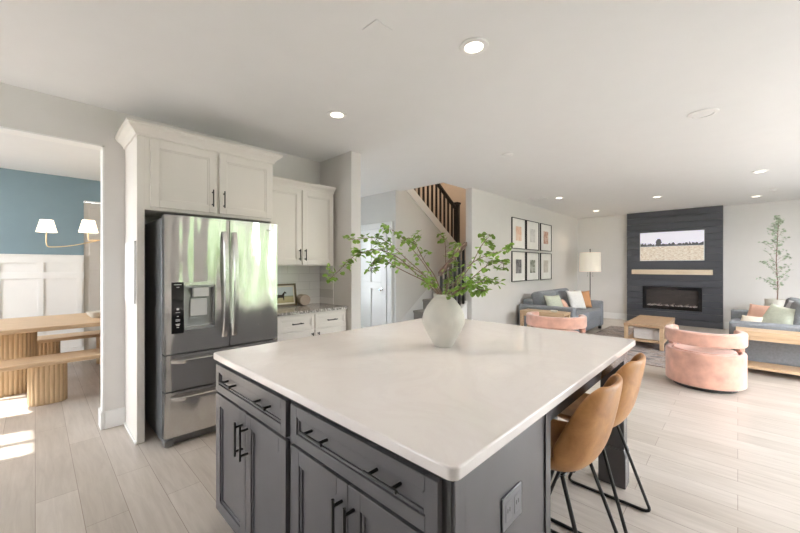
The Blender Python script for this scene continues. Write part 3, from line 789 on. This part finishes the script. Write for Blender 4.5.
tx0, tx1, tz0, tz1 = -1.765, -.545, 1.525, 2.222
box(tx0, tx1, 10.495, 10.5295, tz0, tz1).build('frame', M['trim'], tv, bevel=.002)
m, nt, b = new_mat('field_scene'); v = texco(nt, src='Generated'); sp = nt.nodes.new('ShaderNodeSeparateXYZ'); nt.links.new(v, sp.inputs[0])
def mth(op, a_, b2=None, clamp=False):
    n_ = nt.nodes.new('ShaderNodeMath'); n_.operation = op; n_.use_clamp = clamp
    for i_, q_ in enumerate((a_, b2)):
        if q_ is None: continue
        if isinstance(q_, (int, float)): n_.inputs[i_].default_value = q_
        else: nt.links.new(q_, n_.inputs[i_])
    return n_.outputs[0]
def mixc(f_, c1, c2):
    n_ = nt.nodes.new('ShaderNodeMix'); n_.data_type = 'RGBA'; nt.links.new(f_, n_.inputs[0])
    for i_, q_ in ((6, c1), (7, c2)):
        if isinstance(q_, tuple): n_.inputs[i_].default_value = (*q_, 1)
        else: nt.links.new(q_, n_.inputs[i_])
    return n_.outputs[2]
gx, gz = sp.outputs[0], sp.outputs[2]
sky = mixc(noise(nt, texco(nt, (3, 1, 6), 'Generated'), 2, 3), (.68, .66, .78), (.80, .79, .86))
gr = ramp(nt, noise(nt, texco(nt, (9, 1, 16), 'Generated'), 2.2, 8, .8), [(.38, (.33, .25, .17)), (.48, (.55, .46, .36)), (.58, (.66, .62, .55))])
isky = mth('GREATER_THAN', gz, .50)
c0 = mixc(isky, gr, sky)
tl = mth('MULTIPLY', noise(nt, texco(nt, (1, 1, .15), 'Generated'), 26, 3, .6), .34)
tl_top = mth('ADD', tl, .425)
tree1 = mth('MULTIPLY', mth('LESS_THAN', gz, tl_top), mth('GREATER_THAN', gz, .505))
dx = mth('DIVIDE', mth('SUBTRACT', gx, .31), .058); dz = mth('DIVIDE', mth('SUBTRACT', gz, .66), .15)
rad = mth('ADD', mth('MULTIPLY', dx, dx), mth('MULTIPLY', dz, dz))
big = mth('LESS_THAN', mth('ADD', rad, mth('MULTIPLY', noise(nt, texco(nt, (2, 1, 1), 'Generated'), 24, 3), 1.6)), 1.45)
trunk = mth('MULTIPLY', mth('LESS_THAN', mth('ABSOLUTE', mth('SUBTRACT', gx, .30)), .008), mth('MULTIPLY', mth('GREATER_THAN', gz, .5), mth('LESS_THAN', gz, .62)))
alltree = mth('MAXIMUM', mth('MAXIMUM', tree1, big), trunk)
c1 = mixc(alltree, c0, (.06, .06, .06))
nt.links.new(c1, b.inputs['Base Color']); nt.links.new(c1, b.inputs['Emission Color']); b.inputs['Emission Strength'].default_value = .45; b.inputs['Roughness'].default_value = .3
box(tx0+.012, tx1-.012, 10.490, 10.4948, tz0+.012, tz1-.012).build('screen', m, tv)

# ================================================================ FRAMED PRINTS
ya = [(6.63, 7.245), (7.30, 7.95), (8.045, 8.695)]
rows_ = [(1.75, 2.385), (1.08, 1.70)]
arts = [[('peach abstract print', (.72, .45, .32), (.80, .66, .55)), ('pale grey abstract print', (.62, .61, .59), (.75, .74, .72)), ('rust figure print', (.48, .24, .17), (.72, .55, .46))],
        [('near black abstract print', (.08, .08, .09), (.30, .29, .30)), ('dark green landscape print', (.16, .18, .13), (.55, .55, .50)), ('pale taupe print', (.55, .50, .45), (.66, .62, .57))]]
pos_n = [['left', 'middle', 'right'], ['left', 'middle', 'right']]
for ri, (za, zb) in enumerate(rows_):
    for ci, (a, b_) in enumerate(ya):
        nm, c1_, c2_ = arts[ri][ci]
        t = thing('framed_print', 'black framed %s, %s of the %s row on the wall' % (nm, pos_n[ri][ci], ('upper', 'lower')[ri]), 'picture', (PX, (a+b_)/2, (za+zb)/2), R(90), 'six framed prints')
        w_ = (b_-a)/2; h_ = (zb-za)/2; f_ = .014
        mb = MB(); mb.box(-w_, -w_+f_, -.025, -.001, -h_, h_).box(w_-f_, w_, -.025, -.001, -h_, h_).box(-w_+f_, w_-f_, -.025, -.001, -h_, -h_+f_).box(-w_+f_, w_-f_, -.025, -.001, h_-f_, h_)
        mb.build('frame', M['black'], t)
        box(-w_+f_, w_-f_, -.012, -.002, -h_+f_, h_-f_).build('mat_board', simple('white_mount', (.84, .83, .80), .7), t)
        m, nt, b = new_mat('print_ink'); f = noise(nt, texco(nt, (1, 1, 1)), 7+ci*3, 4, .6, 1)
        nt.links.new(ramp(nt, f, [(.42, c1_), (.58, c2_)]), b.inputs['Base Color'])
        iw = w_*.42; ih = h_*.46
        box(-iw, iw, -.0135, -.0121, -ih, ih).build('print', m, t)

# ================================================================ SEATING
def cushion_box(name, parent, x0, x1, y0, y1, z0, z1, mat_, bev=.05, puff=0):
    o = box(x0, x1, y0, y1, z0, z1).build(name, mat_, parent, bevel=bev, seg=4)
    return o
def make_sofa(label):
    """canonical sofa: length along x (0..L), front at y=0 facing -y, back at y=D"""
    L, D = 2.03, 1.05
    t = thing('sofa', label, 'sofa')
    cushion_box('base', t, .02, L-.02, .03, D-.02, .08, .28, M['fabric'], .015)
    for s_, (a, b_) in enumerate(((0, .19), (L-.19, L))):
        cushion_box('arm', t, a, b_, 0, D, .075, .62, M['fabric'], .03)
    cushion_box('back', t, .19, L-.19, D-.22, D, .28, .72, M['fabric'], .04)
    for (a, b_) in ((.192, L/2-.003), (L/2+.003, L-.192)):
        cushion_box('seat_cushion', t, a, b_, 0, D-.24, .282, .47, M['fabric'], .035)
    for (a, b_) in ((.195, L/2-.008), (L/2+.008, L-.195)):
        o = cushion_box('back_cushion', t, a, b_, -.12, .12, 0, .42, M['fabric'], .07)
        o.location = (0, D-.35, .465); o.rotation_euler = (R(-12), 0, 0)
    for (x, y) in ((.06, .06), (L-.06, .06), (.06, D-.06), (L-.06, D-.06)):
        box(x-.03, x+.03, y-.03, y+.03, 0, .074).build('leg', M['darkbase'], t)
    return t
sf = make_sofa('grey sofa against the wall under the six framed prints')
sf.location = (-2.17, 6.82, 0); sf.rotation_euler = (0, 0, R(90))
dup(sf, (-.09, 8.80, 0), R(-90), 'grey sofa at the right, behind the oak console table')

def pillow(name, loc, size, thick, rot, mat_, label, cat='cushion', group=None):
    mb = MB(); n = 14; top_, bot = [], []
    def h(u, v): return thick/2*((1-abs(u)**2.6)*(1-abs(v)**2.6))**.55
    def xy(u, v):
        k = 1-.10*(1-abs(u)**2)*abs(v)**3; k2 = 1-.10*(1-abs(v)**2)*abs(u)**3
        return size[0]/2*u*k2, size[1]/2*v*k
    for sgn, arr in ((1, top_), (-1, bot)):
        for i in range(n+1):
            row = []
            for j in range(n+1):
                u, v = -1+2*i/n, -1+2*j/n; x, y = xy(u, v)
                row.append(mb.bm.verts.new((x, y, sgn*h(u, v))))
            arr.append(row)
        for i in range(n):
            for j in range(n): mb.bm.faces.new([arr[i][j], arr[i+1][j], arr[i+1][j+1], arr[i][j+1]])
    bmesh.ops.remove_doubles(mb.bm, verts=mb.bm.verts, dist=1e-4)
    o = mb.build(name, mat_, smooth='all', loc=loc, rot=rot); tag(o, label, cat, group); return o
# sofa 1 (faces +x): seat top z .47, back cushions front near x = -2.75
g1 = 'cushions on the sofa under the prints'; g2 = 'cushions on the right sofa'
def stand(name, x, y, z, s, th_, yaw, lean, mat_, label, g, roll=0):
    """cushion standing on an edge: normal horizontal at yaw, leaning back by lean"""
    rot = (Matrix.Rotation(yaw, 3, 'Z') @ Matrix.Rotation(R(90)-lean, 3, 'Y') @ Matrix.Rotation(roll, 3, 'Z')).to_euler()
    return pillow(name, (x, y, z+s*(.47+.35*abs(math.sin(roll)))*math.cos(lean)), (s, s), th_, rot, mat_, label, 'cushion', g)
stand('throw_pillow', -2.60, 7.10, .47, .40, .14, R(-25), R(25), M['sage'], 'sage striped cushion near the closer arm of the left sofa', g1)
stand('throw_pillow', -2.52, 7.40, .47, .30, .12, R(10), R(30), M['blush'], 'small blush cushion beside the sage one on the left sofa', g1)
stand('throw_pillow', -2.52, 8.12, .47, .44, .14, R(-25), R(20), M['linen'], 'white cushion on the left sofa, before the rust one', g1)
stand('throw_pillow', -2.50, 8.52, .47, .40, .13, R(-35), R(14), M['rust'], 'rust brown cushion against the far arm of the left sofa', g1)
# sofa 2 (faces -x), spans y 6.77..8.80, x -.09...96
stand('throw_pillow', .42, 7.14, .47, .42, .16, R(235), R(32), M['sage'], 'large pale green cushion at the front of the right sofa', g2, R(-9))
stand('throw_pillow', .13, 7.16, .47, .26, .11, R(245), R(38), M['cream'], 'small cream cushion at the left foot of the large pale green one', g2)
stand('throw_pillow', .26, 7.78, .47, .38, .14, R(240), R(28), M['blush'], 'blush pink cushion behind the pale green one on the right sofa', g2)
stand('throw_pillow', .62, 7.66, .47, .46, .15, R(215), R(22), M['greyc'], 'pale grey cushion at the right edge of the picture', g2)

def make_swivel(label):
    t = thing('swivel_chair', label, 'armchair', (0, 0, 0), 0, 'pink barrel swivel chairs')
    MB().lathe([(.001, .0), (.31, .0), (.31, .045), (.001, .045)][1:3], n=40).build('base', M['darkbase'], t)
    g = R(55)
    MB().lathe([(.32, .046), (.335, .06), (.335, .30), (.325, .31)], n=48).build('seat_base', M['pink'], t, bevel=.01)
    a0 = R(90)+g; a1 = R(90)-g+2*PI
    MB().arc(.33, .385, .046, .425, a0, a1, 56).build('back_shell', M['pink'], t, bevel=.02, seg=3)
    MB().arc(.315, .392, .50, .655, a0, a1, 56).build('back_rail', M['pink'], t, bevel=.022, seg=3)
    MB().lathe([(.10, .312), (.29, .312), (.31, .33), (.312, .40), (.295, .425), (.05, .435)], n=48).build('seat_cushion', M['pink'], t, smooth=True)
    for (b0, b1) in ((a0, a0+R(20)), (a1-R(20), a1)):
        MB().arc(.328, .380, .424, .502, b0, b1, 10).build('arm_support', M['pink'], t, bevel=.008)
    return t
c1 = make_swivel('pink velvet barrel swivel chair in full view right of the island')
c1.location = (-.285, 5.44, 0); c1.scale = (.94, .95, 1.0)
dup(c1, (-1.93, 5.30, 0), R(8), 'pink velvet barrel swivel chair partly hidden behind the island countertop', s=(1.04, 1.04, 1.05))

# rug
rg = MB(); rg.prism(rounded_rect(-2.13, -.13, 5.97, 9.3, .02, 2), 'z', .001, .011)
rg_o = rg.build('area_rug', M['rug']); tag(rg_o, 'distressed grey and brown rug under the coffee table', 'rug')

# coffee table
def oak_table(label, name, cat, L, D, H, mt=None, top_t=.045, leg=.05, shelf=.10, loc=(0, 0, 0), rz=0):
    t = thing(name, label, cat, loc, rz)
    box(0, L, 0, D, H-top_t, H).build('tabletop', mt or M['oak'], t, bevel=.004)
    for (x, y) in ((0.004, .004), (L-leg-.004, .004), (0.004, D-leg-.004), (L-leg-.004, D-leg-.004)):
        box(x, x+leg, y, y+leg, 0, H-top_t-.0005).build('leg', M['oaky'], t, bevel=.003)
    box(.056, L-.056, .01, D-.01, shelf, shelf+.035).build('shelf', M['oak'], t, bevel=.003)
    mb = MB(); mb.box(.056, L-.056, .008, .028, H-top_t-.05, H-top_t-.001).box(.056, L-.056, D-.028, D-.008, H-top_t-.05, H-top_t-.001)
    mb.build('rail', M['oak'], t)
    return t
ctb = oak_table('oak coffee table with a lower shelf on the rug', 'coffee_table', 'table', 1.40, .56, .40, wood('brown_oak', (.33, .21, .12), (.47, .32, .20), .4, (1.5, 14, 14)), loc=(-.865, 7.075, .0115), rz=R(90), leg=.055)
# storage box
sb = thing('storage_box', 'white lidded fabric box on the lower shelf of the coffee table', 'box', (-1.12, 7.42, .1475), 0)
box(-.19, .19, -.20, .20, 0, .165).build('body', M['linen'], sb, bevel=.012)
box(-.195, .195, -.205, .205, .1655, .185).build('lid', simple('box_lid_cloth', (.72, .71, .71), .8), sb, bevel=.008)
box(-.03, .03, -.2055, -.20, .10, .12).build('handle', M['white_plastic'], sb)
# consoles
k2 = oak_table('oak console table with a lower shelf at the near end of the right sofa', 'console_table', 'table', 1.06, .37, .556, top_t=.062, leg=.055, shelf=.075, loc=(-.02, 6.37, 0))
k1 = oak_table('oak console table behind the far pink chair, against the left sofa arm', 'console_table', 'table', .80, .36, .556, top_t=.05, leg=.055, shelf=.075, loc=(-3.0, 6.42, 0))
ds = MB().lathe([(.045, 0), (.05, .004), (.065, .028), (.063, .03), (.05, .008)], n=24).build('white_dish', M['ceramic'], smooth=True, loc=(-2.42, 6.58, .5565)); tag(ds, 'small white dish on the console table by the left sofa', 'dish')

# floor lamp
fl_ = thing('floor_lamp', 'slim black floor lamp with a white drum shade in the corner', 'lamp', (-2.66, 9.62, 0))
MB().lathe([(.14, 0), (.14, .015), (.02, .03)], n=32).build('base', M['black'], fl_, smooth=True)
MB().tube([(0, 0, .02), (0, 0, 1.80)], .009, 10).build('pole', M['black'], fl_, smooth=True)
m_ = MB(); n = 40
for (ra, rb) in ((.245, .243),):
    rings = []
    for (r_, z_) in ((.243, 1.26), (.235, 1.735), (.232, 1.735), (.240, 1.26)):
        rings.append([m_.bm.verts.new((r_*math.cos(2*PI*k/n), r_*math.sin(2*PI*k/n), z_)) for k in range(n)])
    for i in range(4):
        A, B = rings[i], rings[(i+1) % 4]
        for k in range(n): m_.bm.faces.new([A[k], A[(k+1) % n], B[(k+1) % n], B[k]])
m_.build('lamp_shade', M['shade_lamp'], fl_, smooth=True)
MB().lathe([(.012, 1.80), (.018, 1.81), (.004, 1.83)], n=12).build('finial', M['black'], fl_)
mb = MB()
for sx in (-.06, .06): mb.tube([(sx, 0, 1.34), (sx, 0, 1.17)], .0015, 5).lathe([(.004, 1.16), (.008, 1.15), (.004, 1.14)], sx, 0, 8)
mb.tube([(-.06, 0, 1.34), (.06, 0, 1.34)], .004, 6)
mb.build('pull_chains', M['black'], fl_)
ldd = bpy.data.lights.new('bulb', 'POINT'); ldd.energy = 4; ldd.color = (1, .82, .6); ldd.shadow_soft_size = .05
lo = bpy.data.objects.new('bulb', ldd); COL.objects.link(lo); lo.parent = fl_; lo.location = (0, 0, 1.60)

# potted tree
pt = thing('potted_tree', 'slender olive tree in a white pot behind the right sofa', 'plant', (.545, 9.9, 0))
MB().lathe([(.12, 0), (.14, .05), (.17, .50), (.165, .72), (.17, .76), (.16, .76), (.15, .70), (.02, .70)], n=32).build('pot', M['ceramic'], pt, smooth=True)
MB().lathe([(.148, .702), (.01, .72)], n=20).build('soil', M['soil'], pt)
st = MB(); lv = MB(); rr = random.Random(5)
tk = catmull([Vector(p) for p in ((0, 0, .70), (.01, 0, 1.0), (-.01, .01, 1.5), (.01, 0, 2.0), (.02, 0, 2.32))], 8)
st.tube(tk, .010, 8, .003)
for k in range(44):
    q_ = .16+.84*(k+.5)/44; p = tk[int(q_*(len(tk)-1))]; a_ = rr.uniform(0, 2*PI)
    spread = .07 if q_ > .82 else (.15 if q_ > .62 else .235)
    L = spread*rr.uniform(.45, 1.15)
    rise = rr.uniform(.3, 1.3) if q_ < .7 else rr.uniform(.3, .9)
    tip = p+Vector((math.cos(a_)*L, math.sin(a_)*L, L*rise))
    mid_ = (p+tip)/2+Vector((rr.uniform(-.02, .02), rr.uniform(-.02, .02), L*.18))
    pts_ = catmull([p, mid_, tip], 3); st.tube(pts_, .0022, 5, .001)
    for i in range(2, len(pts_)):
        for r_ in range(2):
            off = Vector((rr.uniform(-1, 1), rr.uniform(-1, 1), rr.uniform(-1, 1)))*.025
            leaf(lv, pts_[i]+off, Vector((rr.uniform(-1, 1), rr.uniform(-1, 1), rr.uniform(-.6, .9))), rr.uniform(.026, .046), rr)
st.build('trunk', M['stem'], pt, smooth='all'); lv.build('leaves', M['olive'], pt)

# ================================================================ DINING ROOM
def stadium(cx, cy, hw, hl, n=12):
    """racetrack outline, width 2hw in x, length 2hl in y"""
    pts = []
    for k in range(n+1): a_ = PI*k/n; pts.append((cx+hw*math.cos(a_), cy+hl-hw+hw*math.sin(a_)))
    for k in range(n+1): a_ = PI+PI*k/n; pts.append((cx+hw*math.cos(a_), cy-hl+hw+hw*math.sin(a_)))
    return pts
def fluted(cx, cy, hw, hl, z0, z1, name, parent, pitch=.035):
    # sample the stadium perimeter and add half-round reeds
    pts = stadium(cx, cy, hw, hl, 40); P_ = [Vector((x, y)) for x, y in pts]; P_.append(P_[0])
    Ls = [0]
    for a_, b_ in zip(P_, P_[1:]): Ls.append(Ls[-1]+(b_-a_).length)
    tot = Ls[-1]; n = int(tot/pitch); sub = 6; out = []
    j = 0
    for i in range(n*sub):
        s_ = tot*i/(n*sub)
        while Ls[j+1] < s_: j += 1
        q_ = (s_-Ls[j])/max(1e-9, Ls[j+1]-Ls[j]); p = P_[j].lerp(P_[j+1], q_)
        tdir = (P_[j+1]-P_[j]).normalized(); nn = Vector((tdir.y, -tdir.x))
        out.append(p+nn*(.007*abs(math.sin(PI*(i % sub)/sub))))
    mb = MB(); mb.prism([(p.x, p.y) for p in out], 'z', z0, z1)
    return mb.build(name, wood('reeded_oak', (.52, .36, .20), (.66, .49, .31), .5, (14, 14, 1.5)), parent, smooth=True)
dt = thing('dining_table', 'oval oak dining table on reeded pedestals seen through the opening', 'table', (-5.80, .42, 0))
mb = MB(); mb.prism(stadium(0, 0, .60, 1.20, 20), 'z', .712, .757); mb.build('tabletop', M['oaky'], dt, bevel=.01)
for yy in (-.68, .68): fluted(0, yy, .17, .27, 0, .7115, 'pedestal', dt)
def bench(label, x):
    t = thing('dining_bench', label, 'bench', (x, .42, 0), 0, 'oak benches at the dining table')
    mb = MB(); mb.prism(stadium(0, 0, .20, .88, 16), 'z', .41, .45); mb.build('seat', M['oaky'], t, bevel=.008)
    for yy in (-.33, .33): fluted(0, yy, .09, .14, 0, .4095, 'pedestal', t)
    return t
b1 = bench('oak bench with rounded ends on the near side of the dining table', -5.10)
dup(b1, (-6.60, .42, 0), 0, 'oak bench on the far side of the dining table by the white wainscot', 'oak benches at the dining table')
bw = MB().lathe([(.04, 0), (.045, .004), (.085, .05), (.09, .075), (.085, .076), (.04, .01)], n=24).build('white_bowl', M['ceramic'], smooth=True, loc=(-5.72, .52, .7575)); tag(bw, 'small white bowl on the dining table by the opening edge', 'bowl')
# chandelier
chn = thing('chandelier', 'brass chandelier with white shades above the dining table', 'chandelier', (-5.80, .95, 0))
mb = MB(); mb.tube([(0, 0, 2.70), (0, 0, 1.72)], .008, 8).lathe([(.06, CH-.001), (.06, CH-.03), (.01, CH-.05)], 0, 0, 20).lathe([(.02, 1.79), (.035, 1.76), (.02, 1.72)], 0, 0, 16)
mb.build('stem', M['brass'], chn, smooth=True)
for (ex, ey, dip) in ((-.47, -.85, .11), (-.15, -.48, .02), (.50, .87, .11), (.16, .49, .02), (-.45, .45, .06), (.45, -.30+.75, .06)):
    pts_ = [Vector((ex*q_, ey*q_, z_)) for q_, z_ in ((.03, 1.745), (.35, 1.745), (.70, 1.745-dip*.75), (.93, 1.745-dip), (1, 1.745-dip*.75), (1, 1.83))]
    arm_ = MB().tube(catmull(pts_, 5), .006, 8).build('arm', M['brass'], chn, smooth=True)
    m_ = MB(); n = 28; rings = []
    for (r_, z_) in ((.098, 1.82), (.062, 1.975), (.060, 1.975), (.096, 1.82)):
        rings.append([m_.bm.verts.new((ex+r_*math.cos(2*PI*k/n), ey+r_*math.sin(2*PI*k/n), z_)) for k in range(n)])
    for i in range(4):
        A_, B_ = rings[i], rings[(i+1) % 4]
        for k in range(n): m_.bm.faces.new([A_[k], A_[(k+1) % n], B_[(k+1) % n], B_[k]])
    m_.build('shade', M['shade_lit'], arm_, smooth=True)
ldd = bpy.data.lights.new('chandelier_glow', 'POINT'); ldd.energy = 12; ldd.color = (1, .85, .65); ldd.shadow_soft_size = .3
lo = bpy.data.objects.new('glow', ldd); COL.objects.link(lo); lo.parent = chn; lo.location = (0, 0, 1.5)

# ================================================================ CEILING FITTINGS
labs = [(-1.165, 1.865, 'large lit recessed ceiling light nearest the camera, above the island'), (-2.56, 1.855, 'lit recessed ceiling light in front of the small upper cabinet'),
        (-2.524, 7.116, 'lit recessed ceiling light nearest the framed prints'), (-2.466, 9.387, 'lit recessed ceiling light above the floor lamp'),
        (-1.124, 8.327, 'lit recessed ceiling light in front of the charcoal surround'), (.227, 7.114, 'lit recessed ceiling light on the right, nearer of that pair'),
        (.252, 9.584, 'lit recessed ceiling light on the right, above the olive tree')]
for (x, y, lab) in labs:
    t = thing('recessed_light', lab, 'light', (x, y, CH), 0, 'lit recessed ceiling lights')
    MB().lathe([(.055, -.004), (.088, -.001), (.085, -.010), (.062, -.014), (.055, -.008)], n=32).build('trim_ring', M['white_plastic'], t, smooth=True)
    MB().lathe([(.054, -.003), (.054, -.009)], n=32).build('lens', M['bulb'], t)
    d = bpy.data.lights.new('downlight', 'SPOT'); d.energy = 30; d.color = (1, .85, .68); d.spot_size = R(130); d.spot_blend = .9; d.shadow_soft_size = .05
    o = bpy.data.objects.new('downlight', d); COL.objects.link(o); o.parent = t; o.location = (0, 0, -.02)
for (x, y, r_, lab) in ((-.221, 4.078, .11, 'round white ceiling speaker in the open middle of the ceiling'), (-2.007, 3.949, .07, 'round unlit white ceiling disc above the vase'), (-4.9, 3.9, .06, 'small white smoke detector on the hallway ceiling')):
    t = thing('ceiling_disc', lab, 'ceiling fitting', (x, y, CH))
    MB().lathe([(r_, -.001), (r_*.97, -.010), (r_*.7, -.016), (r_*.66, -.008)], n=36).build('rim', M['white_plastic'], t, smooth=True)
    MB().lathe([(r_*.64, -.002), (r_*.64, -.012), (r_*.02, -.018)], n=36).build('cover', M['ceil'], t, smooth=True)
def vent(x, y, w_, l_, lab):
    t = thing('ceiling_vent', lab, 'vent', (x, y, CH))
    mb = MB(); mb.box(-w_/2, w_/2, -l_/2, l_/2, -.008, -.001); mb.build('plate', M['white_plastic'], t, bevel=.002)
    mb = MB(); k = -l_/2+.02
    while k < l_/2-.02: mb.box(-w_/2+.015, w_/2-.015, k, k+.006, -.012, -.0082); k += .02
    mb.build('louvres', M['white_plastic'], t)
vent(-2.85, 6.9, .30, .30, 'white square ceiling vent near the framed prints')
vent(.446, 8.98, .12, .30, 'slim white ceiling vent at the right above the sofa')
pla = box(-1.54, -1.42, 1.29, 1.41, CH-.006, CH-.001).build('ceiling_plate', M['ceil'], bevel=.002); tag(pla, 'small square white cover plate on the ceiling, left of the nearest light', 'plate')
pla = box(.40, .60, 4.10, 4.24, CH-.008, CH-.001).build('ceiling_plate', M['white_plastic'], bevel=.002); tag(pla, 'white cover plate on the ceiling at the right edge', 'plate')

# ================================================================ OUTSIDE
pv = box(-14, 7.0, -14, 18, -.50, -.15).build('bounce_patio', simple('pale_bounce_ground', (.50, .48, .47), .8)); struct(pv)  # unseen pale ground added for brighter, less green bounce light
lw = box(-40, 40, -40, 50, -.6, -.5).build('lawn', M['grass']); struct(lw); lw['label'] = 'green lawn outside the windows'

hg = MB()
rr = random.Random(11)
hg.box(8.5, 9.5, -3, 18, -.5, 2.2).box(8.6, 9.4, 3.2, 10.5, 2.2, 3.5)
h_ = hg.build('hedge', M['hedge']); tag(h_, 'tall green hedge outside the right windows', 'hedge')
